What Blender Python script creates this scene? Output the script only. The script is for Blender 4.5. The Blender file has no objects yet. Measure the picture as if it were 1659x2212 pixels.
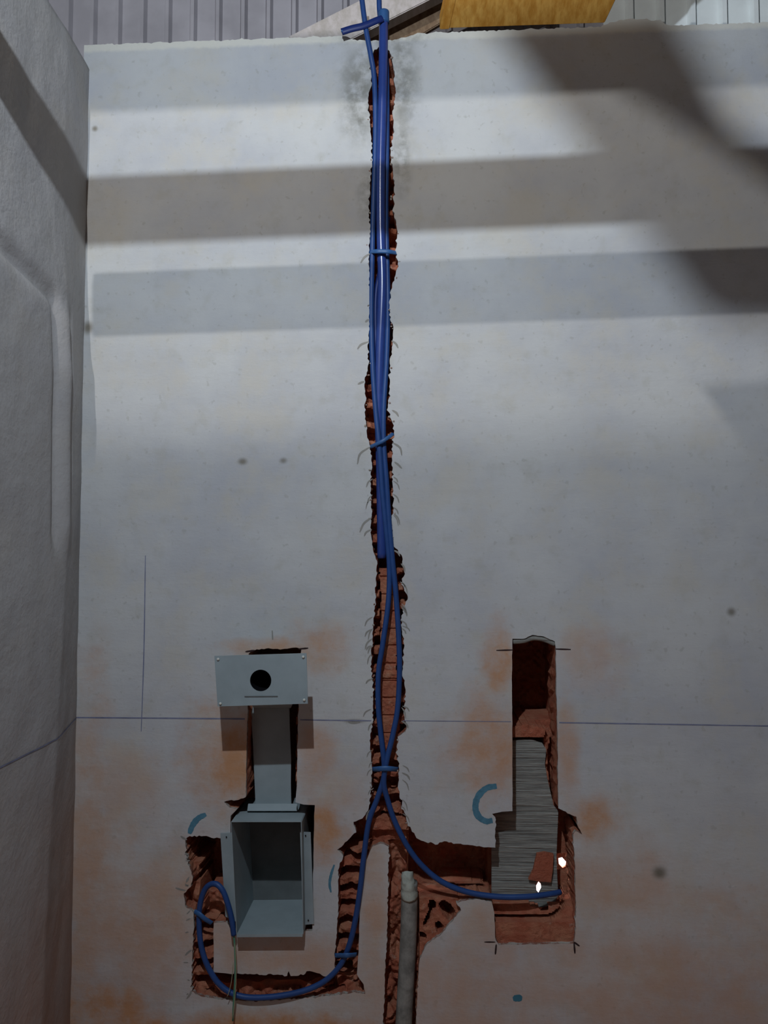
import bpy, bmesh, math, random
import numpy as np
from mathutils import Vector, Matrix, Euler, noise
from mathutils.geometry import delaunay_2d_cdt
random.seed(7)
PI = math.pi
S = bpy.context.scene
COL = S.collection

# ------------------------------------------------------------------ camera
FPX, CZ, CD = 1660.0, 1.70, 2.50
cd = bpy.data.cameras.new('camera'); cam = bpy.data.objects.new('camera', cd); COL.objects.link(cam)
cd.sensor_fit = 'VERTICAL'; cd.sensor_height = 36; cd.lens = FPX/2212*36; cd.clip_start = .02
cam.location = (0, -CD, CZ)
cam.rotation_euler = (math.radians(92.9), 0, math.radians(3.0))
S.camera = cam
MC = Euler(cam.rotation_euler).to_matrix()
def P(px, py, y=0.0):
    """point of the plane at distance y behind the plaster face"""
    d = MC @ Vector(((px-829.5)/FPX, -(py-1106)/FPX, -1))
    t = (y+CD)/d.y
    return Vector((0, -CD, CZ)) + d*t

# ------------------------------------------------------------------ light and exposure
S.view_settings.view_transform = 'Standard'; S.view_settings.look = 'None'
S.view_settings.gamma = 1; S.view_settings.exposure = 0.06
w = bpy.data.worlds.new('night_air'); S.world = w; w.use_nodes = True
w.node_tree.nodes['Background'].inputs[0].default_value = (.92, .90, 1.0, 1)
w.node_tree.nodes['Background'].inputs[1].default_value = 0.022
def lamp(name, loc, W, col, r):
    l = bpy.data.lights.new(name, 'POINT'); l.energy = W; l.color = col; l.shadow_soft_size = r
    o = bpy.data.objects.new(name, l); o.location = loc; COL.objects.link(o); return o
LA = Vector((-.30, -2.2, 3.408)); LB = Vector((-.95, -3.0, 4.24))
lamp('lamp_cool', LA, 118, (.78, .88, 1.0), .02)
lamp('lamp_neutral', LB, 126, (.97, .95, .93), .015)
ad = bpy.data.lights.new('daylight_behind_wall', 'AREA'); ad.energy = 60; ad.size = .5; ad.color = (.93, .95, 1)
ao = bpy.data.objects.new('daylight_behind_wall', ad); COL.objects.link(ao)
ao.location = P(1195, 1890, .55)+Vector((0, 0, .75)); ao.rotation_euler = (math.radians(25), 0, 0)

# ------------------------------------------------------------------ helpers
def link(name, me, mats, parent=None):
    o = bpy.data.objects.new(name, me); COL.objects.link(o)
    for m in (mats if isinstance(mats, (list, tuple)) else [mats]): me.materials.append(m)
    if parent: o.parent = parent
    return o
def tag(o, label=None, cat=None, group=None, kind=None):
    if label: o['label'] = label
    if cat: o['category'] = cat
    if group: o['group'] = group
    if kind: o['kind'] = kind
    return o
def mesh(name, vs, fs, mats, parent=None, smooth=False, mi=None):
    me = bpy.data.meshes.new(name); me.from_pydata([tuple(v) for v in vs], [], fs); me.validate()
    if smooth: me.polygons.foreach_set('use_smooth', [True]*len(me.polygons))
    o = link(name, me, mats, parent)
    if mi: me.polygons.foreach_set('material_index', mi)
    me.update(); return o
def frombm(name, bm, mats, parent=None, smooth=False):
    bmesh.ops.recalc_face_normals(bm, faces=bm.faces)
    me = bpy.data.meshes.new(name); bm.to_mesh(me); bm.free()
    if smooth: me.polygons.foreach_set('use_smooth', [True]*len(me.polygons))
    return link(name, me, mats, parent)
def catmull(pts, n=8):
    pts = [Vector(p) for p in pts]; q = [pts[0]*2-pts[1]] + pts + [pts[-1]*2-pts[-2]]; out = []
    for i in range(1, len(q)-2):
        for k in range(n):
            t = k/n; a, b, c, d = q[i-1:i+3]
            out.append(.5*((2*b)+(c-a)*t+(2*a-5*b+4*c-d)*t*t+(3*b-a-3*c+d)*t**3))
    out.append(pts[-1]); return out
def tube(name, pts, r, mat, parent=None, seg=12, n=8, flat=1.0, smooth=True, taper=None):
    c = catmull(pts, n); bm = bmesh.new(); rings = []
    up = Vector((0, 1, 0)); 
    for i, p in enumerate(c):
        t = (c[min(i+1, len(c)-1)]-c[max(i-1, 0)]).normalized()
        a = t.cross(up); a = a.normalized() if a.length > .05 else Vector((1, 0, 0)); b = t.cross(a).normalized()
        rr = r if taper is None else r*(taper[0]+(taper[1]-taper[0])*i/(len(c)-1))
        rings.append([bm.verts.new(p + a*math.cos(2*PI*k/seg)*rr + b*math.sin(2*PI*k/seg)*rr*flat) for k in range(seg)])
    for i in range(len(rings)-1):
        for k in range(seg):
            bm.faces.new((rings[i][k], rings[i][(k+1)%seg], rings[i+1][(k+1)%seg], rings[i+1][k]))
    bm.faces.new(rings[0]); bm.faces.new(rings[-1])
    return frombm(name, bm, mat, parent, smooth)
def PP(lst, y=0.0):
    return [P(p[0], p[1], p[2] if len(p) > 2 else y) for p in lst]
def slab(name, poly, thick, mat, parent=None, bev=0.0, holes=()):
    """flat sheet: polygon (3-D points, any plane), given thickness along its normal, with holes"""
    poly = [Vector(p) for p in poly]
    o = poly[0]; n = Vector((0, 0, 0))
    for i in range(len(poly)):
        a, b = poly[i]-o, poly[(i+1) % len(poly)]-o; n += a.cross(b)
    n.normalize(); u = (poly[1]-poly[0]).normalized(); v = n.cross(u)
    to2 = lambda p: Vector(((p-o).dot(u), (p-o).dot(v)))
    loops = [[to2(p) for p in poly]] + [[to2(Vector(p)) for p in h] for h in holes]
    vs, faces_c = [], []
    for lp in loops:
        k = len(vs); vs += lp; faces_c.append(list(range(k, k+len(lp))))
    edges = [(f[i], f[(i+1) % len(f)]) for f in faces_c for i in range(len(f))]
    ov, oe, of, _, _, _ = delaunay_2d_cdt(vs, edges, [], 0, 1e-7)
    back = [o+u*p.x+v*p.y for p in ov]
    if True:
        def inside(pt, lp):
            c = False; j = len(lp)-1
            for i in range(len(lp)):
                if (lp[i].y > pt.y) != (lp[j].y > pt.y) and pt.x < (lp[j].x-lp[i].x)*(pt.y-lp[i].y)/(lp[j].y-lp[i].y)+lp[i].x: c = not c
                j = i
            return c
        cen = lambda f: sum((ov[i] for i in f), Vector((0, 0)))/len(f)
        of = [f for f in of if inside(cen(f), loops[0]) and not any(inside(cen(f), lp) for lp in loops[1:])]
    bm = bmesh.new(); bv = [bm.verts.new(p) for p in back]
    for f in of: bm.faces.new([bv[i] for i in f])
    r = bmesh.ops.extrude_face_region(bm, geom=bm.faces[:])
    for e in r['geom']:
        if isinstance(e, bmesh.types.BMVert): e.co += n*thick
    bmesh.ops.recalc_face_normals(bm, faces=bm.faces)
    if bev: 
        ed = [e for e in bm.edges if len(e.link_faces) == 2 and e.calc_face_angle(0) > .6]
        bmesh.ops.bevel(bm, geom=ed, offset=bev, segments=2, affect='EDGES')
    return frombm(name, bm, mat, parent)
def hexa(name, c8, mat, parent=None, bev=0.0):
    bm = bmesh.new(); v = [bm.verts.new(c) for c in c8]
    for f in ((0,1,2,3),(7,6,5,4),(0,4,5,1),(1,5,6,2),(2,6,7,3),(3,7,4,0)): bm.faces.new([v[i] for i in f])
    bmesh.ops.recalc_face_normals(bm, faces=bm.faces)
    if bev: bmesh.ops.bevel(bm, geom=bm.edges[:], offset=bev, segments=2, affect='EDGES')
    return frombm(name, bm, mat, parent)
def empty(name, loc):
    o = bpy.data.objects.new(name, None); o.location = loc; COL.objects.link(o); return o
def adopt(root):
    """keep world-space meshes in place under an empty that is not at the origin"""
    bpy.context.view_layer.update()
    for c in root.children: c.matrix_parent_inverse = root.matrix_world.inverted()

# ------------------------------------------------------------------ materials
class N:
    def __init__(s, name, rough=.9, spec=.2):
        s.m = bpy.data.materials.new(name); s.m.use_nodes = True; s.t = s.m.node_tree; s.b = s.t.nodes['Principled BSDF']
        s.b.inputs['Roughness'].default_value = rough; s.b.inputs['Specular IOR Level'].default_value = spec
        s.g = s('ShaderNodeNewGeometry')
    def __call__(s, k, **kw):
        n = s.t.nodes.new(k)
        for a, v in kw.items(): setattr(n, a, v)
        return n
    def L(s, a, b): s.t.links.new(a, b)
    def pos(s): return s.g.outputs['Position']
    def noise(s, scale, detail=4, rough=.55, vec=None, dist=0):
        n = s('ShaderNodeTexNoise'); n.inputs['Scale'].default_value = scale; n.inputs['Detail'].default_value = detail
        n.inputs['Roughness'].default_value = rough; n.inputs['Distortion'].default_value = dist
        s.L(vec or s.pos(), n.inputs['Vector']); return n.outputs['Fac']
    def ramp(s, f, a, b, va=0., vb=1.):
        n = s('ShaderNodeMapRange'); n.interpolation_type = 'SMOOTHSTEP'
        for k, v in zip(('From Min', 'From Max', 'To Min', 'To Max'), (a, b, va, vb)): n.inputs[k].default_value = v
        s.L(f, n.inputs['Value']); return n.outputs['Result']
    def math(s, op, a, b=None, clamp=False):
        n = s('ShaderNodeMath', operation=op); n.use_clamp = clamp
        for i, x in enumerate((a, b)):
            if x is None: continue
            if isinstance(x, (int, float)): n.inputs[i].default_value = x
            else: s.L(x, n.inputs[i])
        return n.outputs[0]
    def mix(s, f, a, b):
        n = s('ShaderNodeMix', data_type='RGBA')
        for i, x in ((0, f), (6, a), (7, b)):
            if isinstance(x, (int, float)): n.inputs[i].default_value = x
            elif isinstance(x, tuple): n.inputs[i].default_value = (*x, 1)
            else: s.L(x, n.inputs[i])
        return n.outputs[2]
    def bump(s, h, st, dist=.01):
        n = s('ShaderNodeBump'); n.inputs['Strength'].default_value = st; n.inputs['Distance'].default_value = dist
        s.L(h, n.inputs['Height']); s.L(n.outputs[0], s.b.inputs['Normal'])
    def color(s, c):
        if isinstance(c, tuple): s.b.inputs['Base Color'].default_value = (*c, 1)
        else: s.L(c, s.b.inputs['Base Color'])
    def stretched(s, sc):
        n = s('ShaderNodeMapping'); n.inputs['Scale'].default_value = sc; s.L(s.pos(), n.inputs['Vector']); return n.outputs[0]
    def blobs(s, lst, wob=.35):
        """sum of soft patches: (px, py, rx px, ry px, strength)"""
        nz = s.noise(7, 7, .68); acc = None
        for (px, py, rx, ry, k) in lst:
            c = P(px, py); r = CD/FPX
            m = s('ShaderNodeMapping', vector_type='TEXTURE')
            m.inputs['Location'].default_value = c; m.inputs['Scale'].default_value = (rx*r*1.15, 1000, ry*r*1.15)
            s.L(s.pos(), m.inputs['Vector'])
            ln = s('ShaderNodeVectorMath', operation='LENGTH'); s.L(m.outputs[0], ln.inputs[0])
            d = s.math('ADD', ln.outputs['Value'], s.math('MULTIPLY', s.math('SUBTRACT', nz, .5), wob*3.2))
            v = s.math('MULTIPLY', s.ramp(d, 0.15, 1.25, 1, 0), k)
            acc = v if acc is None else s.math('MAXIMUM', acc, v)
        return acc

DUST = [(690,1400,60,60,.7),(610,1400,110,22,.7),(500,1640,110,110,.85),(560,1740,60,60,.6),(700,1790,50,70,.9),(680,1640,45,80,.6),
        (1075,1430,35,90,.8),(1060,1600,95,120,.75),(1225,1620,28,110,.6),(1290,1780,60,50,.8),(1340,1900,150,90,.5),
        (1280,1420,70,70,.4),(640,2080,220,55,.55),(250,1700,110,120,.4),(300,2000,240,200,.55),(1000,2150,330,120,.5),(1450,2180,420,240,.5),
        (560,2230,420,45,1.),(805,1960,38,160,.6),(190,1900,60,420,.6),(190,2240,220,150,.9),(1150,2120,190,60,.45),(740,1720,60,60,.4),(1040,2000,50,60,.5)]
def plaster(name, back):
    n = N(name, .93, .12)
    base = n.mix(n.ramp(n.noise(2.2, 5, .6), .35, .68), (.60, .61, .60), (.50, .515, .54))
    base = n.mix(n.ramp(n.noise(13, 4, .6), .5, .75, 0, .35), base, (.44, .43, .36))
    base = n.mix(n.ramp(n.noise(45, 2, .5), .62, .72, 0, .35), base, (.36, .36, .32))
    base = n.mix(n.ramp(n.noise(4.5, 5, .65), .45, .7, 0, .6), base, (.60, .57, .49))
    if back:
        tz = n('ShaderNodeSeparateXYZ'); n.L(n.pos(), tz.inputs[0])
        t0, t1 = P(250, 95), P(1500, 50); sl = (t1.z-t0.z)/(t1.x-t0.x)
        te = n.math('ADD', n.math('SUBTRACT', tz.outputs['Z'], n.math('MULTIPLY', tz.outputs['X'], sl)), n.math('MULTIPLY', n.noise(25, 3, .6), .02))
        zt0 = t0.z-t0.x*sl
        base = n.mix(n.ramp(te, zt0-.022, zt0-.006, 0, .7), base, (.78, .76, .66))
        base = n.mix(n.math('MULTIPLY', n.ramp(n.noise(22, 4, .6), .30, .62), n.blobs([(775,200,45,130,.9),(870,180,38,150,.9),(868,330,22,90,.8),(800,420,30,60,.8),(778,262,18,22,1.),(830,80,110,30,.7)], .4)), base, (.26, .26, .235))
        d = n.blobs(DUST, .62)
        d = n.math('MULTIPLY', d, n.ramp(n.noise(6, 6, .7), .25, .62, .25, 1.1), True)
        base = n.mix(n.math('MULTIPLY', d, 1.0, True), base, (.56, .29, .14))
        sp = n.blobs([(1425,1885,16,14,.9),(1580,1322,10,10,.8),(524,997,11,8,.8),(612,995,9,7,.7),(205,278,7,7,.8),(190,708,12,16,.9),(765,1558,22,5,.8)], .1)
        base = n.mix(sp, base, (.19, .17, .13))
    else:
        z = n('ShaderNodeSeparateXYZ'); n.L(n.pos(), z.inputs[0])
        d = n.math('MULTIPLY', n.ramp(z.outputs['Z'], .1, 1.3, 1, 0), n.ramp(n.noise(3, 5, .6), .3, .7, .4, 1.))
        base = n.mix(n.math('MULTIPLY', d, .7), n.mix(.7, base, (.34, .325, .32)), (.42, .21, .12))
    n.color(base)
    h = n.math('ADD', n.math('MULTIPLY', n.noise(7, 5, .6, n.stretched((.35, 1, 1))), 1.2), n.math('MULTIPLY', n.noise(90, 3, .6), .14))
    n.bump(h, .35, .012 if back else .02)
    return n.m
M = {}
M['plaster'] = plaster('lime_plaster', True)
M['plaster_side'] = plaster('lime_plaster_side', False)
def brick():
    n = N('broken_clay_brick', .95, .1)
    c = n.mix(n.ramp(n.noise(14, 4, .6), .35, .7), (.42, .13, .075), (.50, .22, .13))
    c = n.mix(n.ramp(n.noise(30, 5, .7), .58, .72, 0, .55), c, (.52, .42, .32))
    c = n.mix(n.ramp(n.noise(20, 3, .5, dist=1), .62, .75, 0, .6), c, (.25, .08, .05))
    n.color(c); n.bump(n.noise(60, 5, .7), .8, .01); return n.m
M['brick'] = brick()
def mortar():
    n = N('combed_grey_mortar', .95, .1)
    st = n.noise(6, 4, .6, n.stretched((1, 1, 34)))
    c = n.mix(n.ramp(st, .3, .7), (.20, .205, .19), (.44, .45, .41))
    n.color(c); n.bump(st, 1., .01); return n.m
M['mortar'] = mortar()
def edge():
    n = N('broken_plaster_edge', .95, .1)
    n.color(n.mix(n.ramp(n.noise(40, 5, .7), .42, .62), (.48, .46, .41), (.30, .13, .09))); n.bump(n.noise(80, 4, .7), .8, .01); return n.m
M['edge'] = edge()
def plain(name, c, rough, spec=.4, nz=0.06, sc=30, metal=0, bump=0):
    n = N(name, rough, spec); dk = tuple(x*(1-nz*2) for x in c)
    n.color(n.mix(n.ramp(n.noise(sc, 4, .6), .3, .7), dk, c)); n.b.inputs['Metallic'].default_value = metal
    if bump: n.bump(n.noise(sc*2, 4, .6), bump, .005)
    return n.m
M['blue'] = plain('blue_conduit', (.024, .075, .25), .45, .35)
M['blue_gloss'] = plain('blue_gloss_conduit', (.03, .065, .27), .24, .6)
M['blue_dark'] = plain('dark_blue_cable', (.012, .03, .16), .45, .35)
M['blue_tie'] = plain('blue_plastic_strap', (.04, .13, .33), .45, .4)
M['steel'] = plain('grey_painted_steel', (.34, .41, .43), .55, .3, .06, 14)
M['steel_shade_mark'] = plain('steel_shade_and_mark', (.17, .19, .19), .7, .2, .1, 14)  # darkened steel: painted shade on the body back, own colour of engraved line
M['black'] = plain('black_hole_shade', (.008, .008, .01), .8, .1)  # black stands for shade in the plate hole and screw holes
M['white_panel'] = plain('white_panel_paint', (.85, .86, .88), .8)
M['screw'] = plain('screw_steel', (.75, .76, .68), .35, .5)
M['pvc'] = plain('dusty_grey_pvc', (.34, .34, .31), .7, .25, .25, 22)
M['pvc_cap'] = plain('pale_pipe_compound', (.50, .54, .47), .8, .2, .15, 30, 0, .5)
M['green'] = plain('green_wire', (.10, .30, .20), .5)
M['pale_wire'] = plain('pale_wire', (.42, .42, .25), .5)
M['chalk'] = plain('blue_crayon', (.11, .27, .37), .9, .1, .12, 60)
M['dotblue'] = plain('teal_marker', (.07, .22, .30), .9, .1)
M['pencil'] = plain('blue_pencil', (.26, .28, .40), .9, .1, .15, 25)
M['scratch'] = plain('dark_scratch', (.34, .33, .30), .95, .05)
M['slot'] = plain('dark_saw_slot', (.05, .03, .03), .95, .05)
M['sheet'] = plain('galvanised_sheet', (.36, .35, .38), .55, .3, .1, 5)
M['sheet_white'] = plain('pale_sheet', (.80, .86, .86), .6, .3, .05, 8)  # paler tone for the sheeting right of the yellow board
def wood(name, a, b):
    n = N(name, .7, .2)
    g = n.noise(5, 5, .6, n.stretched((9, .8, 6))); n.color(n.mix(n.ramp(g, .3, .7), a, b)); n.bump(g, .3, .01); return n.m
M['plank'] = wood('pale_grey_plank', (.42, .38, .34), (.55, .50, .48))
M['yellow'] = wood('yellow_formwork_board', (.50, .22, .03), (.72, .40, .09))
M['timber'] = wood('roof_timber', (.16, .10, .06), (.26, .18, .11))
def floor_m():
    n = N('dusty_concrete', .95, .1)
    n.color(n.mix(n.ramp(n.noise(3, 5, .6), .35, .6), (.30, .27, .25), (.52, .22, .12))); n.bump(n.noise(30, 5, .6), .5, .01); return n.m
M['floor'] = floor_m()

# ------------------------------------------------------------------ outline of the chases and openings (pixel coordinates on the plaster face)
# segments: (roughness px, points)
SEG = [
 (3.0, [(826,96),(842,110),(846,130),(851,150),(855,200),(848,240),(851,280),(844,330),(848,370),(853,400),(850,450),(858,500),(855,540),(860,570),(852,600),(843,632),(841,680),(849,705),(848,740),(842,780),(842,830),(838,880),(846,910),(852,930),(848,965),(846,1000),(848,1050),(851,1082),(845,1130),(850,1180),(866,1198),(874,1240),(868,1262),(881,1290),(872,1310),(867,1350),(873,1400),(869,1450),(877,1490),(874,1550),(878,1575),(860,1592),(856,1625),(862,1660),(860,1700),(868,1740),(880,1778),(896,1805)]),
 (2.6, [(910,1816),(940,1824),(965,1818),(1000,1824),(1040,1829),(1070,1831)]),
 (0.6, [(1070,1766),(1063,1758),(1085,1753),(1107,1752),(1107,1600),(1106,1480),(1107,1380)]),
 (1.8, [(1130,1380),(1150,1372),(1174,1375),(1199,1386)]),
 (0.7, [(1201,1402),(1202,1500),(1205,1600),(1206,1746)]),
 (2.0, [(1217,1752),(1245,1764),(1248,1782),(1258,1803),(1243,1795),(1238,1802),(1241,1840),(1243,1900),(1244,1960),(1243,2000),(1240,2034)]),
 (0.7, [(1240,2038),(1160,2040),(1078,2041),(1070,2030),(1068,1972)]),
 (1.5, [(1062,1948),(1030,1942),(1000,1946),(985,1950),(996,1966),(975,1992),(952,2020),(922,2040),(907,2070),(903,2112),(899,2212),(897,2280)]),
 (2.2, [(860,2283),(826,2280),(828,2212),(832,2100),(837,1990),(839,1900),(840,1828)]),
 (0.9, [(822,1822),(804,1829),(793,1855),(785,1868),(778,1920),(775,2041),(771,2105)]),
 (2.6, [(785,2126),(789,2147),(760,2145),(720,2150),(690,2153),(640,2158),(600,2160),(540,2162),(480,2160),(440,2154),(413,2142)]),
 (2.2, [(414,2100),(417,2040),(419,1990),(418,1970),(400,1958),(397,1930),(412,1915),(417,1895),(409,1872),(402,1846),(400,1816),(410,1806),(440,1806),(474,1811)]),
 (0.8, [(482,1811),(498,1800),(498,1762),(512,1748)]),
 (2.2, [(496,1744),(484,1731),(500,1729),(515,1728),(531,1722)]),
 (0.8, [(531,1700),(533,1600),(535,1525),(538,1430),(537,1412)]),
 (1.6, [(545,1404),(575,1401),(610,1402),(640,1399),(651,1402)]),
 (1.0, [(650,1412),(645,1520),(643,1600),(641,1700),(638,1733)]),
 (0.8, [(655,1738),(680,1739),(678,1800),(676,1900),(675,2011)]),
 (1.0, [(600,2011),(500,2010),(490,1992),(462,1994),(462,2050),(461,2100)]),
 (3.0, [(500,2103),(545,2105),(590,2106),(620,2108),(623,2098),(628,2108),(655,2106),(668,2098),(680,2100),(700,2110),(718,2108)]),
 (2.0, [(722,2096),(725,2040),(729,1990),(731,1930),(730,1880),(741,1850),(728,1836),(745,1820),(770,1798),(764,1776),(783,1768),(797,1745)]),
 (2.6, [(803,1700),(802,1640),(799,1600),(805,1560),(806,1500),(802,1430),(804,1380),(810,1310),(812,1260),(815,1212),(808,1198),(802,1160),(803,1100),(800,1050),(803,1000),(799,970),(792,930),(787,890),(790,860),(788,820),(795,790),(797,720),(800,640),(796,560),(800,500),(797,450),(803,350),(802,300),(794,212),(803,180),(799,132),(806,112)]),
]
def roughen():
    out = []
    flat = [(p, r) for r, ps in SEG for p in ps]
    for i, (p, r) in enumerate(flat):
        q = flat[(i+1) % len(flat)][0]; L = math.dist(p, q); k = max(1, int(L/(5 if r > 1 else 12)))
        nx, ny = (q[1]-p[1])/L, -(q[0]-p[0])/L
        for j in range(k):
            t = j/k; x = p[0]+(q[0]-p[0])*t; y = p[1]+(q[1]-p[1])*t
            a = random.gauss(0, .45)*r if j else random.gauss(0, .2)*r
            out.append((x+nx*a, y+ny*a))
    return out
HOLE = roughen()
XL = P(172, 1190).x                      # the corner with the left wall
XR = P(1659, 1100).x + 1.2
topl = [(190+i*9, 0) for i in range(200)]
def topy(x):
    y = 97-(x-190)*.0355
    y += 3.2*noise.noise(Vector((x*.045, 0, 0))) + 2.6*noise.noise(Vector((x*.16, 5, 0)))
    if 735 < x < 905: y += 14*math.sin((x-735)/170*PI)
    if 1300 < x < 1445: y -= 14*math.sin((x-1300)/145*PI)**.7 + 6*noise.noise(Vector((x*.06, 9, 0)))
    if x > 1445: y += 3
    return y
TOPPTS = [P(x, topy(x)) for x in np.arange(192, 1700, 5.0)]
outer = [Vector((XL-.02, 0, -.05)), Vector((XR, 0, -.05)), Vector((XR, 0, 3.45))] + TOPPTS[::-1] + [Vector((XL-.02, 0, TOPPTS[0].z))]
hole3 = [P(*p) for p in HOLE]
vs2 = [Vector((p.x, p.z)) for p in outer] + [Vector((p.x, p.z)) for p in hole3]
no, nh = len(outer), len(hole3)
ed = [(i, (i+1) % no) for i in range(no)] + [(no+i, no+(i+1) % nh) for i in range(nh)]
ov, oe, of, orig, _, _ = delaunay_2d_cdt(vs2, ed, [], 0, 1e-6)
hp = np.array([(v.x, v.y) for v in vs2[no:]]); op = np.array([(v.x, v.y) for v in vs2[:no]])
def in_poly(x, y, poly):
    c = np.zeros(np.shape(x), bool); j = len(poly)-1
    for i in range(len(poly)):
        xi, yi = poly[i]; xj, yj = poly[j]
        if yi != yj: c ^= ((yi > y) != (yj > y)) & (x < (xj-xi)*(y-yi)/(yj-yi)+xi)
        j = i
    return c
cx = np.array([sum(ov[i].x for i in f)/3 for f in of]); cy = np.array([sum(ov[i].y for i in f)/3 for f in of])
keep = in_poly(cx, cy, op) & ~in_poly(cx, cy, hp)
V = [(v.x, 0, v.y) for v in ov]; F = [tuple(f)[::-1] for f, k in zip(of, keep) if k]; MI = [0]*len(F)
def skirt(pts, depths, mats, jit):
    prev = None
    for d, m, j in zip(depths, mats, jit):
        k = len(V)
        for p in pts: V.append((p[0]+random.gauss(0, j), d, p[1]+random.gauss(0, j)))
        if prev is not None:
            n = len(pts)
            for i in range(n):
                F.append((prev+i, prev+(i+1) % n, k+(i+1) % n, k+i)); MI.append(m)
        prev = k
skirt([tuple(p) for p in hp], [0, .014, .05, .09, .14, .165], [0, 1, 2, 2, 2, 2], [0, .0008, .002, .003, .003, .002])
skirt([tuple(p) for p in op], [0, .36], [0, 1], [0, 0])
wall = mesh('wall_back', V, F, [M['plaster'], M['edge'], M['brick']], mi=MI)
tag(wall, 'grey white plastered wall with chased channels and two cut openings', 'wall', kind='structure')

# ------------------------------------------------------------------ brick core seen inside the cuts: relief grid
gx = np.arange(386, 1274, 2.6); gy = np.arange(92, 2296, 2.6)
X, Y = np.meshgrid(gx, gy)
rng = np.random.default_rng(3)
def vnoise(X, Y, sx, sy, seed):
    r = np.random.default_rng(seed); g = r.random((int(2400/sy)+4, int(1400/sx)+4))
    u = X/sx; v = Y/sy; i = u.astype(int); j = v.astype(int); fu = u-i; fv = v-j
    fu = fu*fu*(3-2*fu); fv = fv*fv*(3-2*fv)
    return (g[j, i]*(1-fu)+g[j, i+1]*fu)*(1-fv)+(g[j+1, i]*(1-fu)+g[j+1, i+1]*fu)*fv
def webs(period, phase, duty, seed, side=820.):
    sh = np.where(X < side, 0, 14) + 10*vnoise(X, Y, 30, 200, seed)
    s = ((Y+phase+sh+7*vnoise(X, Y, 11, 14, seed+1)) % period)/period
    return np.clip((duty - np.abs(s-.5))*9, 0, 1)              # 1 on a web, 0 in a cavity
n1 = vnoise(X, Y, 9, 9, 21); n2 = vnoise(X, Y, 22, 30, 22); n3 = vnoise(X, Y, 5, 5, 23)
W = webs(41, 0, .27, 31)
D = .085 - W*(.062*(.55+.6*n2)) + .012*n1 + .004*n3            # general broken hollow brick
def box(x0, x1, y0, y1): return (X >= x0) & (X < x1) & (Y >= y0) & (Y < y1)
# clean brick face in the wide stretch between the cables
m = box(816, 862, 1228, 1640) & (np.abs(X-(839+3*np.sin(Y/40))) < 20)
D = np.where(m, .036+.006*(np.abs(((Y-1228) % 38)-19) < 2)+.003*n3, D)
# mortar joint across that face
D = np.where(box(816, 866, 1454, 1468), .030+.004*n3, D)
D = np.where(box(800, 885, 1770, 1800), .02+.008*n1, D)
D = np.where(box(800, 885, 1800, 1828), .045+.01*n1, D)
# dark upper pockets
D = np.where(box(805, 870, 1200, 1226), .12, D)
# left channel and middle channel: brick webs
Wb = webs(37, 10, .31, 41, 600)
m = box(718, 800, 1835, 2118) | box(405, 466, 1990, 2130)
D = np.where(m, .080 - Wb*(.060*(.65+.5*n2)) + .010*n1, D)
D = np.where(box(720, 800, 1800, 1838), .11, D)
# pipe channel rubble
m = box(820, 912, 1830, 2296)
D = np.where(m, .030+.045*n2+.02*n1+.006*n3, D)
# bottom trough, deep
D = np.where(box(455, 760, 2090, 2138+0), .16+.02*n2, D)
D = np.where(box(455, 700, 2138, 2170), .03+.05*n2, D)
D = np.where(box(718, 792, 2118, 2165), .03+.05*n1, D)
# right trough, deep dark; brick ledge below
m = (Y > 1800) & (Y < 1944+(X-900)*.02) & (X > 880) & (X < 1290)
D = np.where(m, .20+.012*n1, D)
m = (Y >= 1944+(X-900)*.02) & (X > 905) & (X < 1068) & (Y < 2120)
D = np.where(m, .012+.014*n2+.006*n1, D)
for (hx, hy, a, b, th) in ((968,1975,13,26,-.6),(934,1965,8,14,.0),(951,2012,9,13,-.5),(925,1990,5,22,.4),(912,2030,9,8,0),(1000,1935,50,4,0.05)):
    c, s_ = math.cos(th), math.sin(th); u = (X-hx)*c+(Y-hy)*s_; v = -(X-hx)*s_+(Y-hy)*c
    D = np.where((u/a)**2+(v/b)**2 < 1, .10, D)
# right opening
m = box(1060, 1275, 1745, 2060) | box(1095, 1215, 1360, 1760)
D = np.where(m, .15, D)
D = np.where(box(1095, 1215, 1360, 1574), .33+.012*n1, D)
m = (Y > 1572+.25*np.abs(X-1140)) & (Y < 1604) & (X > 1095) & (X < 1192-(Y-1560)*.2); D = np.where(m, .060+.004*n1, D)
m = box(1176, 1200, 1600, 1745) & (X > 1180+10*vnoise(X, Y, 30, 22, 77)) & (X < 1193+8*vnoise(X, Y, 30, 40, 78)); D = np.where(m, .08+.02*n1, D)
m = (Y > 1966+8*n2*(X > 1150)) & (Y < 2060) & (X > 1055) & (X < 1262); D = np.where(m, .05-.0002*(Y-1955)*2+.004*n1, D)
m = (np.abs(Y-(1993-np.clip(X-1180, 0, 80)**2*.012)) < 3.5+2*n1) & (X > 1060) & (X < 1232); D = np.where(m, .10, D)
m = (Y > 1996) & (Y < 2060) & (X > 1055) & (X < 1262); D = np.where(m, .016+.003*n1, D)
# left opening around the steel chute, and the deep pocket at its left
m = box(470, 690, 1725, 2012) | box(524, 656, 1390, 1745)
D = np.where(m, .27, D)
m = box(628, 650, 1560, 1720); D = np.where(m & (n2 > .35), .07+.03*n1, D)
m = box(392, 480, 1800, 1990); D = np.where(m, .20+.01*n1, D)
m = (Y > 1838+.3*(X-400)) & (Y < 1990) & (X < 420+14*vnoise(X, Y, 40, 16, 90)-(Y < 1915)*22*(X > 0)+(np.abs(Y-1885) < 14)*20)
D = np.where(m & (X > 390), .03+.03*n2+.01*n1, D)
m = box(440, 500, 1940, 1992) & (n2 > .3); D = np.where(m, .05+.02*n1, D)
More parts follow.
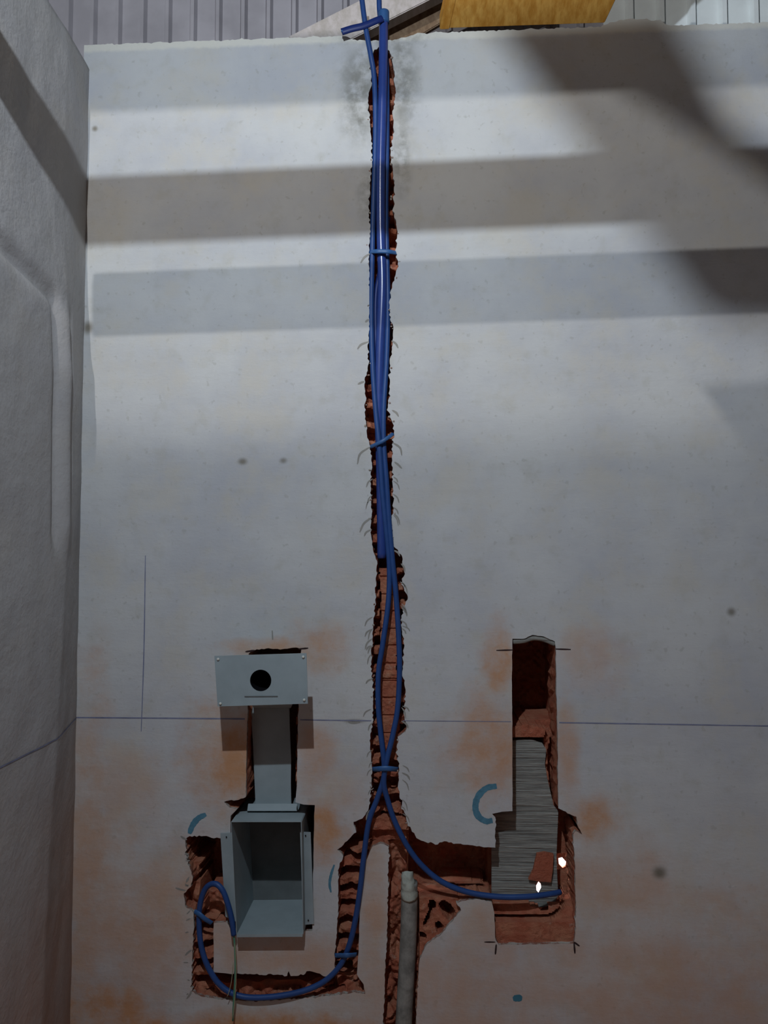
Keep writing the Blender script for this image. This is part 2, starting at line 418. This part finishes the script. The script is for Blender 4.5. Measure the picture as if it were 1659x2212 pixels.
# world coordinates
p00, p10, p01 = P(0, 0), P(1659, 0), P(0, 2212)
gw = np.empty(X.shape+(3,))
f = np.stack([(X-829.5)/FPX, -(Y-1106)/FPX, -np.ones_like(X)], -1) @ np.array(MC).T
t = CD/f[..., 1]
WX = f[..., 0]*t; WZ = CZ+f[..., 2]*t
co = np.stack([WX, D, WZ], -1).reshape(-1, 3)
ny_, nx_ = X.shape
idx = np.arange(nx_*ny_).reshape(ny_, nx_)
# keep only cells near the hole
near = in_poly(WX, WZ, hp)
for _ in range(9):
    q = near.copy(); q[1:] |= near[:-1]; q[:-1] |= near[1:]; q[:, 1:] |= near[:, :-1]; q[:, :-1] |= near[:, 1:]; near = q
# two real holes through the wall in the right opening
thru = np.zeros(X.shape, bool)
def poly_px(pts, y): 
    return [P(a, b, y) for a, b in pts]
LH1 = [(1205,1851),(1213,1849),(1219,1856),(1225,1862),(1221,1868),(1214,1872),(1206,1864)]
LH2 = [(1162,1901),(1168,1907),(1170,1920),(1164,1931),(1158,1924),(1157,1910)]
for lh, wx_, wz_ in ((LH1, .02, .024), (LH2, .012, .024)):
    c = P(sum(a for a, _ in lh)/len(lh), sum(b for _, b in lh)/len(lh), .15)
    thru |= (np.abs(WX-c.x) < wx_) & (np.abs(WZ-c.z) < wz_)
cell = near[:-1, :-1] & near[1:, 1:] & ~thru[:-1, :-1] & ~thru[1:, 1:]
q = np.stack([idx[:-1, :-1], idx[1:, :-1], idx[1:, 1:], idx[:-1, 1:]], -1)[cell]
core = mesh('brick_core', co, [tuple(int(i) for i in r) for r in q], M['brick'], wall)
tag(core, 'broken red hollow clay brick inside the cut channels')
# mortar beds
mort = slab('mortar_bed', PP([(1062,1752),(1107,1752),(1107,1600),(1130,1597),(1150,1598),(1172,1606),(1180,1620),(1177,1650),(1182,1680),(1188,1706),(1196,1740),(1206,1752),(1204,1800),(1202,1850),(1204,1900),(1206,1935),(1196,1954),(1170,1960),(1090,1960),(1062,1952)], .075),
     .01, M['mortar'], wall, holes=[poly_px(LH2, .075)])
tag(mort, 'grey combed mortar bed in the right opening')
tag(slab('brick_shard', PP([(1160,1845),(1176,1842),(1196,1846),(1194,1880),(1190,1906),(1164,1904),(1142,1900),(1152,1880)], .060), .014, M['brick'], wall), 'red brick shard on the mortar bed')
bk = slab('wall_backing', [Vector((XL-.02, .36, -.05)), Vector((XR, .36, -.05)), Vector((XR, .36, 3.30)), Vector((XL-.02, .36, 3.30))], .012, M['brick'], wall,
     holes=[poly_px(LH1, .36), poly_px(LH2, .36)])
lintel = tube('mortar_crust', PP([(1108,1385),(1130,1383),(1152,1377),(1175,1380),(1200,1390)], .012), .010, M['mortar'], wall, flat=.8)

# ------------------------------------------------------------------ marks on the plaster
def strip(name, pts, wpx, mat, y=-.0006, parent=wall, ends=.5):
    c = catmull([Vector((a, b, 0)) for a, b in pts], 6); vs = []; fs = []
    for i, p in enumerate(c):
        t = (c[min(i+1, len(c)-1)]-c[max(i-1, 0)]).normalized(); nrm = Vector((-t.y, t.x, 0))
        ww = wpx/2*(1-(1-ends)*abs(2*i/(len(c)-1)-1)**3) * random.uniform(.88, 1.08)
        for s_ in (-1, 1): vs.append(P(p.x+nrm.x*ww*s_, p.y+nrm.y*ww*s_, y))
    for i in range(len(c)-1): fs.append((2*i, 2*i+1, 2*i+3, 2*i+2))
    return vs, fs
def marks(name, strips, mat, parent=wall, label=None, kind=None):
    vs, fs = [], []
    for a, b in strips:
        k = len(vs); vs += a; fs += [tuple(i+k for i in f_) for f_ in b]
    o = mesh(name, vs, fs, mat, parent)
    return tag(o, label, kind=kind)
marks('crayon_mark', [strip('', [(1073,1698),(1050,1703),(1032,1722),(1027,1745),(1034,1764),(1050,1774),(1064,1772)], 14, None, ends=.8)], M['chalk'], label='light blue crayon arc beside the right opening')
marks('crayon_mark', [strip('', [(445,1759),(428,1768),(416,1783),(409,1801)], 13, None, ends=.6)], M['chalk'], label='light blue crayon arc above the left pocket')
marks('crayon_mark', [strip('', [(722,1868),(715,1890),(712,1910),(715,1928)], 6, None)], M['chalk'], label='faint blue crayon arc beside the middle channel')
marks('crayon_dot', [strip('', [(1108,2158),(1118,2156),(1128,2157)], 15, None, ends=.5)], M['dotblue'], label='teal dot low on the wall')
marks('pencil_line', [strip('', [(166,1550),(300,1551),(420,1552),(529,1553)], 3.2, None, ends=1), strip('', [(648,1555),(720,1556),(802,1557)], 2.6, None, ends=1), strip('', [(870,1557),(1104,1559)], 1.6, None, ends=1),
                      strip('', [(1208,1561),(1400,1564),(1700,1569)], 2.6, None, ends=1)], M['pencil'], label='blue level line snapped along the wall')
marks('pencil_line', [strip('', [(314,1200),(311,1400),(305,1580)], 2.4, None, ends=.7)], M['pencil'], label='upright blue pencil line at the left')
marks('pencil_line', [strip('', [(588,1362),(589,1382)], 3, None, ends=.8)], M['scratch'], label='short pencil tick above the steel plate')
marks('saw_slot', [strip('', [(1072,1405),(1108,1404)], 3.2, None, ends=.6), strip('', [(1200,1402),(1233,1403)], 3.4, None, ends=.6),
                   strip('', [(530,1408),(550,1405)], 4, None), strip('', [(645,1402),(666,1400)], 3.6, None), strip('', [(1046,2035),(1070,2035)], 3, None),
                   strip('', [(1240,2035),(1252,2044)], 4, None), strip('', [(1072,2040),(1070,2062)], 4, None), strip('', [(1240,2036),(1242,2060)], 4, None)],
      M['slot'], label='dark saw overcuts at the corners of the openings')
sc = []
marks('pencil_tick', [strip('', [(752,1559),(762,1562),(778,1560)], 4, None)], M['scratch'], label='small dark chip under the level line')
for (x, y, dx, dy, bend) in [(800,965,-28,38,-8),(803,1118,-26,32,-4),(796,738,-24,16,-4),(799,548,-20,20,-2),(787,824,-14,6,0),(797,690,-8,6,0),(846,736,14,16,2),(848,956,20,28,6),(852,998,16,14,0),
        (847,886,14,14,2),(404,1814,-14,-8,0),(401,1924,-22,-6,0),(414,2052,-14,12,0),(413,2140,-10,18,3)]:
    sc.append(strip('', [(x, y), (x+dx*.5+bend, y+dy*.4), (x+dx, y+dy)], 4.5, None, ends=.35))
for k in range(46):
    y = random.uniform(1030, 1760); left = random.random() < .42
    x = (806 if left else 866 if y > 1200 else 850)+random.uniform(-2, 4)*(-1 if left else 1)
    s_ = -1 if left else 1
    a = random.uniform(8, 18); b = random.uniform(10, 26)
    sc.append(strip('', [(x, y), (x+s_*a*.7, y+b*.4), (x+s_*a, y+b)], random.uniform(2.2, 4), None, ends=.25))
for k in range(26):
    y = random.uniform(1800, 2150); x = 410+random.uniform(-4, 2)
    sc.append(strip('', [(x, y), (x-random.uniform(4, 12), y+random.uniform(-8, 10))], 3, None, ends=.3)) if k % 2 else None
marks('disc_scratch', [s_ for s_ in sc if s_], M['scratch'], label='fine grinder scratches along the channel edges', kind='stuff')
# crumbs of plaster hanging on channel edges
bm = bmesh.new()
for k in range(150):
    i = random.randrange(nh); px, py = HOLE[i]
    if not (780 < px < 900 and py < 1780): continue
    p = P(px+random.uniform(-5, 5), py, random.uniform(-.002, .004)); r = random.uniform(.002, .0052)
    m_ = Matrix.Translation(p) @ Euler([random.uniform(0, 3) for _ in range(3)]).to_matrix().to_4x4() @ Matrix.Diagonal((r*random.uniform(.6, 1.5), r*.8, r, 1))
    bmesh.ops.create_icosphere(bm, subdivisions=1, radius=1, matrix=m_)
tag(frombm('plaster_crumbs', bm, M['edge'], wall), kind='stuff')

# ------------------------------------------------------------------ left wall, floor, cladding
def lwall(y, z):
    y0 = .20+.22*max(0, min(1, (1.75-z)/1.6))
    fade = max(0, min(1, (2.75-z)/.5))
    fx = .26*min(-y, y0)*(.35+.65*fade)  # fold shaped in to shade the strip beside the corner
    def ss(a, b, v): v = max(0, min(1, (v-a)/(b-a))); return v*v*(3-2*v)
    band = ss(1.66, 1.78, z)*(1-ss(2.40, 2.50, z))
    fx -= .016*math.exp(-((y+.275)/.02)**2)*band            # trowelled groove
    fx += .012*math.exp(-((y+.215)/.025)**2)*band           # rib beside it
    fx -= .012*math.exp(-((y+.155)/.014)**2)*band*ss(1.8, 2.0, z)
    fx -= .018*math.exp(-((z-2.46-(y+.27)*-.15)/.025)**2)*ss(.24, .30, -y)
    fx += .012*noise.noise(Vector((y*2.2, z*1.6, 3)))*min(1, -y*8) + .003*noise.noise(Vector((y*11, z*7, 1)))
    return XL+fx
ys = np.concatenate([np.arange(0, -.62, -.01), np.arange(-.65, -3.6, -.1)]); zs = np.arange(-.05, 3.36, .02)
vs = [(lwall(y, z), y, z) for z in zs for y in ys]; ny2 = len(ys)
fs = [(j*ny2+i, j*ny2+i+1, (j+1)*ny2+i+1, (j+1)*ny2+i) for j in range(len(zs)-1) for i in range(ny2-1)]
k = len(vs); zt = len(zs)-1                                  # outer face and top give it thickness
for y in ys: vs += [(XL-.16, y, zs[-1]), (XL-.16, y, -.05)]
for i in range(ny2-1):
    fs.append((zt*ny2+i, zt*ny2+i+1, k+2*(i+1), k+2*i)); fs.append((k+2*i, k+2*(i+1), k+2*(i+1)+1, k+2*i+1))
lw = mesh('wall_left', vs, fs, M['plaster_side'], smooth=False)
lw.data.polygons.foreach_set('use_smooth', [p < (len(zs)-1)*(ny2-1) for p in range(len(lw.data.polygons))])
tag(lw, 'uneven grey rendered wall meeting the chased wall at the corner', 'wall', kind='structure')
lz = P(166, 1550).z
vs, fs = [], []
for i, y in enumerate(np.linspace(0, -.9, 60)):
    zz = lz-.0*y
    vs += [(lwall(y, zz)+.0012, y, zz-.0022), (lwall(y, zz)+.0012, y, zz+.0022)]
fs = [(2*i, 2*i+1, 2*i+3, 2*i+2) for i in range(59)]
tag(mesh('pencil_line', vs, fs, M['pencil'], lw), 'blue level line continued on the left wall')
fl = hexa('floor', [(XL-.2, -3.8, -.1), (XR+.1, -3.8, -.1), (XR+.1, .25, -.1), (XL-.2, .25, -.1), (XL-.2, -3.8, 0), (XR+.1, -3.8, 0), (XR+.1, .25, 0), (XL-.2, .25, 0)], M['floor'])
tag(fl, 'concrete floor covered in red brick dust', 'floor', kind='structure')

def corrugated(name, x0, x1, z0, z1, y, pitch, mat, amp=.022):
    vs, fs = [], []; prof = []
    x = x0
    while x < x1:
        prof += [(x, 0), (x+pitch*.70, 0), (x+pitch*.78, -amp), (x+pitch*.92, -amp)]; x += pitch
    for (a, b) in prof: vs += [(a, y+b, z0), (a, y+b, z1), (a, y+b+.002, z0), (a, y+b+.002, z1)]
    for i in range(len(prof)-1):
        k = 4*i; fs += [(k, k+4, k+5, k+1), (k+2, k+3, k+7, k+6), (k+1, k+5, k+7, k+3), (k, k+2, k+6, k+4)]
    return mesh(name, vs, fs, mat)
xs = P(1345, 40, .34).x
c1 = corrugated('metal_cladding', XL-.9, xs-.05, 3.18, 4.9, .46, .103, M['sheet'])
tag(c1, 'grey corrugated metal sheeting rising above the plastered wall', 'cladding', kind='structure')
c2 = corrugated('pale_cladding', xs-.05, XR+.4, 3.18, 4.9, .43, .118, M['sheet_white'])
tag(c2, 'pale corrugated sheeting at the top right corner', 'cladding', kind='structure')

ow = hexa('added_lit_panel', [(-.6, 1.0, 0), (1.6, 1.0, 0), (1.6, 1.1, 0), (-.6, 1.1, 0), (-.6, 1.0, 1.9), (1.6, 1.0, 1.9), (1.6, 1.1, 1.9), (-.6, 1.1, 1.9)], M['white_panel'])  # added panel, lit from above so the small breaks read white
tag(ow, 'added white panel that makes two small breaks in the right opening bright', 'wall', kind='structure')
# ------------------------------------------------------------------ timbers
def bar(name, a, b, wd, ht, mat, roll=0, bev=.003):
    a, b = Vector(a), Vector(b); t = (b-a).normalized(); s = t.cross(Vector((0, 0, 1))).normalized(); u = s.cross(t)
    if roll: R_ = Matrix.Rotation(roll, 3, t); s, u = R_@s, R_@u
    c = []
    for p in (a, b): c += [p-s*wd/2-u*ht/2, p+s*wd/2-u*ht/2, p+s*wd/2+u*ht/2, p-s*wd/2+u*ht/2]
    return hexa(name, c, mat, bev=bev)
# purlins parallel to the wall between lamps and wall; they throw the level bands of shade
z1a, z1b = 3.179, 3.059
pz = (z1a+z1b)/2
pl1 = bar('roof_purlin', (-1.06, -1.0, pz-.019), (1.9, -1.0, pz+.04), .05, z1a-z1b, M['timber'])
tag(pl1, 'lower timber purlin crossing the room in front of the plastered wall', 'beam')
pl2 = bar('roof_purlin', (XL+.01, -2.6, 3.78), (1.9, -2.6, 3.80), .06, .30, M['timber'])
tag(pl2, 'deep timber purlin crossing high behind the other two', 'beam')
pl3 = bar('roof_purlin', (XL+.01, -1.6, 3.84), (1.9, -1.6, 3.87), .05, .16, M['timber'])
tag(pl3, 'upper timber purlin crossing the room above the wall top', 'beam')
# unseen board, outlined from the shade it casts across the upper right wall
def caster(px, py, s, L): 
    w_ = P(px, py); t_ = s/(-L.y); return w_ + (L-w_)*t_
q = [caster(1075, 40, 1.8, LA), caster(1455, 10, 1.8, LA), caster(1850, 720, 1.8, LA), caster(1560, 700, 1.8, LA)]
rb = slab('shade_board', q, .025, M['timber'])
tag(rb, 'unseen board shaped to cast the diagonal shade at the upper right', 'board')
q = [P(*p_)+(LB-P(*p_))*.8 for p_ in ((1180, 60), (1455, 10), (1562, 280), (1760, 330), (1760, 470), (1560, 325), (1400, 232), (1290, 160))]  # outline projected toward the neutral lamp, added only to cast its shade
tag(slab('shade_cutout', q, .012, M['timber']), 'unseen cut-out shaped to cast a second shade at the upper right', 'board')
# yellow board resting on the wall top
a0, a1 = P(952, 62, .10), P(1306, 50, .10)
b0, b1 = P(1045, -357, -.30), P(1500, -357, -.30)
th = Vector((0, 0, .022))
yb = hexa('formwork_board', [a0, a1, b1, b0, a0+th, a1+th, b1+th, b0+th], M['yellow'], bev=.002)
tag(yb, 'yellow wooden board lying over the wall top', 'board')
yb2 = hexa('edge_batten', [a0+Vector((-.004,0,-.004)), a0+Vector((.03,0,-.004)), b0+Vector((.03,0,-.004)), b0+Vector((-.004,0,-.004)),
      a0+Vector((-.004,0,.05)), a0+Vector((.03,0,.05)), b0+Vector((.03,0,.05)), b0+Vector((-.004,0,.05))], M['yellow'], yb, bev=.002)
# pale plank raking behind the conduits
r0, r1 = P(640, 118, .16), P(1130, -130, .16)
pk = bar('raking_plank', r0, r1, .05, .115, M['plank'])
tag(pk, 'pale grey plank raking up behind the conduits at the wall top', 'plank')
r2, r3 = P(772, 128, .23), P(1190, -120, .23)
tag(bar('raking_plank', r2, r3, .02, .10, M['timber']), 'darker plank raking between the pale plank and the yellow board', 'plank')

# ------------------------------------------------------------------ conduits and cables
pipe = tube('conduit_pipe', PP([(829,28,.0),(828,120,.0),(826,240,.004),(823,360,.006),(823,500,.006),(826,620,.008),(821,760,.012),(819,880,.014),(822,1000,.016),(824,1120,.018),(825,1206,.02)]), .0155, M['blue_gloss'], seg=20)
tag(pipe, 'thick glossy blue conduit running down the middle channel, cut off square', 'conduit')
tube('coupling', PP([(829,26,-.001),(829,50,-.001)]), .0185, M['blue_tie'], pipe, seg=20)
def ring_inner(): pass
cl = tube('flexible_conduit', PP([(779,-30,-.03),(782,0,-.025),(790,60,-.02),(801,120,-.01),(808,165,.0),(811,240,.004),(810,340,.008),(807,440,.006),(804,560,.004),(802,680,.006),(805,790,.004),(812,890,.0),
        (819,960,-.004),(826,1060,-.002),(834,1140,.0),(841,1220,.004),(839,1300,.004),(827,1390,.0),(818,1450,.0),(817,1520,.0),(822,1580,.0),(829,1640,-.004),(829,1680,-.004),(815,1725,-.002),(797,1775,-.004),(786,1850,-.006),
        (778,1920,-.006),(768,1985,-.006),(755,2040,-.004),(735,2085,.0),(700,2120,-.002),(650,2142,-.008),(580,2154,-.012),(520,2152,-.012),(478,2130,-.010),(450,2090,-.006),(434,2040,-.002),(430,1985,.0),(434,1945,-.004),(446,1917,-.010),
        (464,1909,-.018),(480,1922,-.024),(492,1952,-.028),(501,1988,-.03),(505,2020,-.03)]), .0088, M['blue'])
tag(cl, 'blue flexible conduit looping under the steel chute at the left', 'conduit', )
tube('wire', PP([(505,2018,-.03),(508,2060,-.032),(508,2110,-.032),(505,2160,-.03),(503,2205,-.03)]), .0030, M['green'], cl, seg=8)
tube('wire', PP([(504,2018,-.03),(509,2060,-.035),(510,2110,-.036),(508,2150,-.034),(503,2200,-.033)]), .0014, M['pale_wire'], cl, seg=6)
tube('wire', PP([(504,2080,-.033),(500,2120,-.03),(494,2145,-.028),(491,2152,-.028)]), .0011, M['pale_wire'], cl, seg=6)
cr = tube('flexible_conduit', PP([(818,-30,.0),(819,0,.0),(821,35,.004),(834,130,.016),(836,300,.022),(834,450,.018),(836,560,.014),(838,660,.012),(835,780,.010),(829,880,.004),(829,960,.002),(835,1040,.0),(840,1120,.0),(847,1200,.0),
        (855,1280,.0),(861,1370,.0),(863,1450,.0),(859,1530,.0),(848,1590,-.002),(836,1640,-.010),(829,1690,-.010),(838,1730,-.004),(853,1775,-.002),(880,1828,-.002),(912,1870,.0),(955,1905,.0),(1010,1927,.002),(1075,1937,.004),
        (1140,1937,.010),(1190,1931,.03),(1210,1927,.05)]), .0088, M['blue'])
tag(cr, 'blue flexible conduit sweeping right into the right opening', 'conduit')
c3 = tube('flexible_conduit', PP([(838,470,.03),(826,560,.028),(812,640,.02),(813,760,.02),(820,840,.02),(828,900,.022)]), .008, M['blue_dark'])
tag(c3, 'dark blue cable half hidden behind the thick conduit in the upper channel', 'conduit')

def strap(pts, r, label, flat=.45, mat='blue_tie'):
    o = tube('cable_strap', pts, r, M[mat], seg=10, flat=flat)
    # small round nail head at one end fixes it to the wall
    e = Vector(pts[0]); bm = bmesh.new()
    bmesh.ops.create_cone(bm, cap_ends=True, segments=12, radius1=.004, radius2=.003, depth=.004, matrix=Matrix.Translation(e+Vector((.002, -.004, 0)))@Matrix.Rotation(PI/2, 4, 'X'))
    frombm('nail_head', bm, M['blue_tie'], o)
    return tag(o, label, 'strap')
strap(PP([(797,544,.010),(812,543,-.016),(828,543,-.020),(843,544,-.016),(858,547,.008)]), .0075, 'blue strap lying level across the conduits high on the wall')
strap(PP([(799,966,.008),(810,961,-.014),(826,953,-.022),(840,944,-.014),(849,937,.008)]), .0062, 'tilted blue strap across the conduits at mid height')
strap(PP([(806,1662,.008),(818,1661,-.018),(832,1660,-.024),(846,1661,-.018),(858,1662,.008)]), .0085, 'pale blue strap gathering both conduits above their fork')
strap(PP([(725,2064,.006),(740,2064,-.014),(752,2064,-.020),(769,2062,.004)]), .0080, 'blue strap over the conduit left of the grey pipe')
strap(PP([(421,1969,-.004),(432,1976,-.014),(444,1986,-.012),(457,1994,.0)]), .0080, 'slanted blue strap on the conduit loop left of the steel chute')
strap(PP([(738,69,-.03),(760,62,-.03),(785,56,-.028),(812,45,-.024),(826,40,-.018)]), .0125, 'dark blue strap stub pointing left at the wall top', .5, 'blue_dark')

# ------------------------------------------------------------------ grey pipe
gp = tube('drain_pipe', PP([(884,1905,.022),(884,1960,.022),(881,2050,.022),(876,2140,.022),(871,2230,.022),(867,2300,.022)]), .0265, M['pvc'], seg=24)
tag(gp, 'dusty grey plastic pipe standing in the lower right channel', 'pipe')
cp = tube('pipe_cap', PP([(884,1938,.018),(882,1915,.014),(880,1896,.012),(880,1884,.02)]), .0265, M['pvc_cap'], gp, seg=20, taper=(1.03, .62)); 
for v in cp.data.vertices: v.co += Vector([.004*noise.noise(v.co*60+Vector((i*9, 0, 0))) for i in range(3)])

# ------------------------------------------------------------------ steel chute
base = P(585, 2015, 0)
ch = empty('steel_chute', base)
tag(ch, 'grey steel chute with holed face plate set in the left opening', 'chute')
yp = -.165
hc = P(563, 1470, yp); R0 = P(586, 1470, yp).x-hc.x
plate_c = PP([(463,1417),(662,1411),(665,1520),(470,1526)], yp)
fp = slab('face_plate', plate_c, .0025, M['steel'], ch, holes=[[hc+Vector((math.cos(a)*R0, 0, math.sin(a)*R0)) for a in np.linspace(0, 2*PI, 41)[:-1]]])
for (sx, sy) in ((471,1424),(655,1419),(657,1512),(476,1520)):
    p = P(sx, sy, yp-.003); bm = bmesh.new()
    bmesh.ops.create_uvsphere(bm, u_segments=12, v_segments=8, radius=.0042, matrix=Matrix.Translation(p)@Matrix.Diagonal((1, .5, 1, 1)))
    frombm('screw', bm, M['screw'], fp, True)
slab('engraved_line', PP([(528,1503.5),(600,1503),(600,1504.5),(528,1505)], yp-.0028), .0004, M['steel_shade_mark'], fp)
bm = bmesh.new()                                            # added tube, blackened to stand for shade inside the round hole
bmesh.ops.create_cone(bm, cap_ends=False, segments=40, radius1=R0+.001, radius2=R0+.001, depth=.12, matrix=Matrix.Translation(hc+Vector((0, .063, 0)))@Matrix.Rotation(PI/2, 4, 'X'))
frombm('hole_shade_tube', bm, M['black'], ch, True)
bm = bmesh.new()
bmesh.ops.create_circle(bm, cap_ends=True, segments=40, radius=R0+.001, matrix=Matrix.Translation(hc+Vector((0, .12, 0)))@Matrix.Rotation(PI/2, 4, 'X'))
frombm('hole_shade_end', bm, M['black'], ch)
hd0, hd1 = PP([(540,1420),(634,1420),(634,1516),(540,1516)], yp+.003), PP([(545,1425),(630,1425),(628,1530),(548,1530)], .075)
bm = bmesh.new(); A_ = [bm.verts.new(p) for p in hd0]; B_ = [bm.verts.new(p) for p in hd1]
for i in range(4): bm.faces.new((A_[i], A_[(i+1)%4], B_[(i+1)%4], B_[i]))
frombm('head_duct', bm, M['steel'], ch)
# throat, leaning channel of folded sheet
fr = PP([(541,1516),(624,1516),(629,1640),(628,1738),(552,1738),(550,1655)], .062)
slab('throat', fr, -.002, M['steel'], ch)
def sheet(name, pts, th=.002, mat='steel', par=ch, bev=0): return slab(name, pts, th, M[mat], par, bev)
sheet('throat_side', [P(552,1738,.062), P(552,1738,.14), P(542,1516,.14), P(541,1516,.062)])
sheet('throat_side', [P(628,1738,.062), P(628,1738,.14), P(624,1516,.14), P(624,1516,.062)])
# body box: open front, stands 4 cm proud of the plaster
yf, yb_ = -.045, .19
tl, tr, br, bl = PP([(500,1776),(650,1776),(654,2018),(512,2019)], yf)
d_ = Vector((0, yb_-yf, 0))
sh = Vector((0, .065, 0)); sb = Vector((0, yb_-yf, 0))
body = sheet('body_side', [tl, tl+sb, bl+sb, bl], .002)
sheet('body_side', [tr, tr+sb, br+sb, br], -.002)
sheet('body_back', [tl+sb, tr+sb, br+sb, bl+sb], .002, 'steel_shade_mark')
sheet('body_top', [tl, tr, tr+sb, tl+sb], .002)
# step between body top and throat
hexa('throat_collar', [P(534,1752,.03), P(642,1752,.03), P(642,1752,.12), P(534,1752,.12), P(536,1736,.045), P(642,1736,.045), P(642,1736,.12), P(536,1736,.12)], M['steel'], ch, bev=.001)
# delivery tray
tray = sheet('tray', [bl+Vector((0, -.004, 0)), br+Vector((0, -.004, 0)), br+sb, bl+sb], .0025)
sheet('tray_lip', [bl+Vector((0, -.004, 0)), br+Vector((0, -.004, 0)), br+Vector((0, -.004, -.006)), bl+Vector((0, -.004, -.006))], .002, 'steel', tray)
# side flanges on the plaster face
f1 = sheet('side_flange', PP([(476,1800),(506,1799),(512,1992),(487,1980)], -.006), .003)
f2 = sheet('side_flange', PP([(648,1797),(671,1798),(678,1996),(655,1998)], -.006), .003)
for fl_, pts in ((f1, [(489,1808),(499,1975)]), (f2, [(660,1805),(666,1988)])):
    for (a, b) in pts:
        bm = bmesh.new(); bmesh.ops.create_circle(bm, cap_ends=True, segments=14, radius=.0024, matrix=Matrix.Translation(P(a, b, -.0098))@Matrix.Rotation(PI/2, 4, 'X'))
        frombm('screw_hole', bm, M['black'], fl_)
adopt(ch)
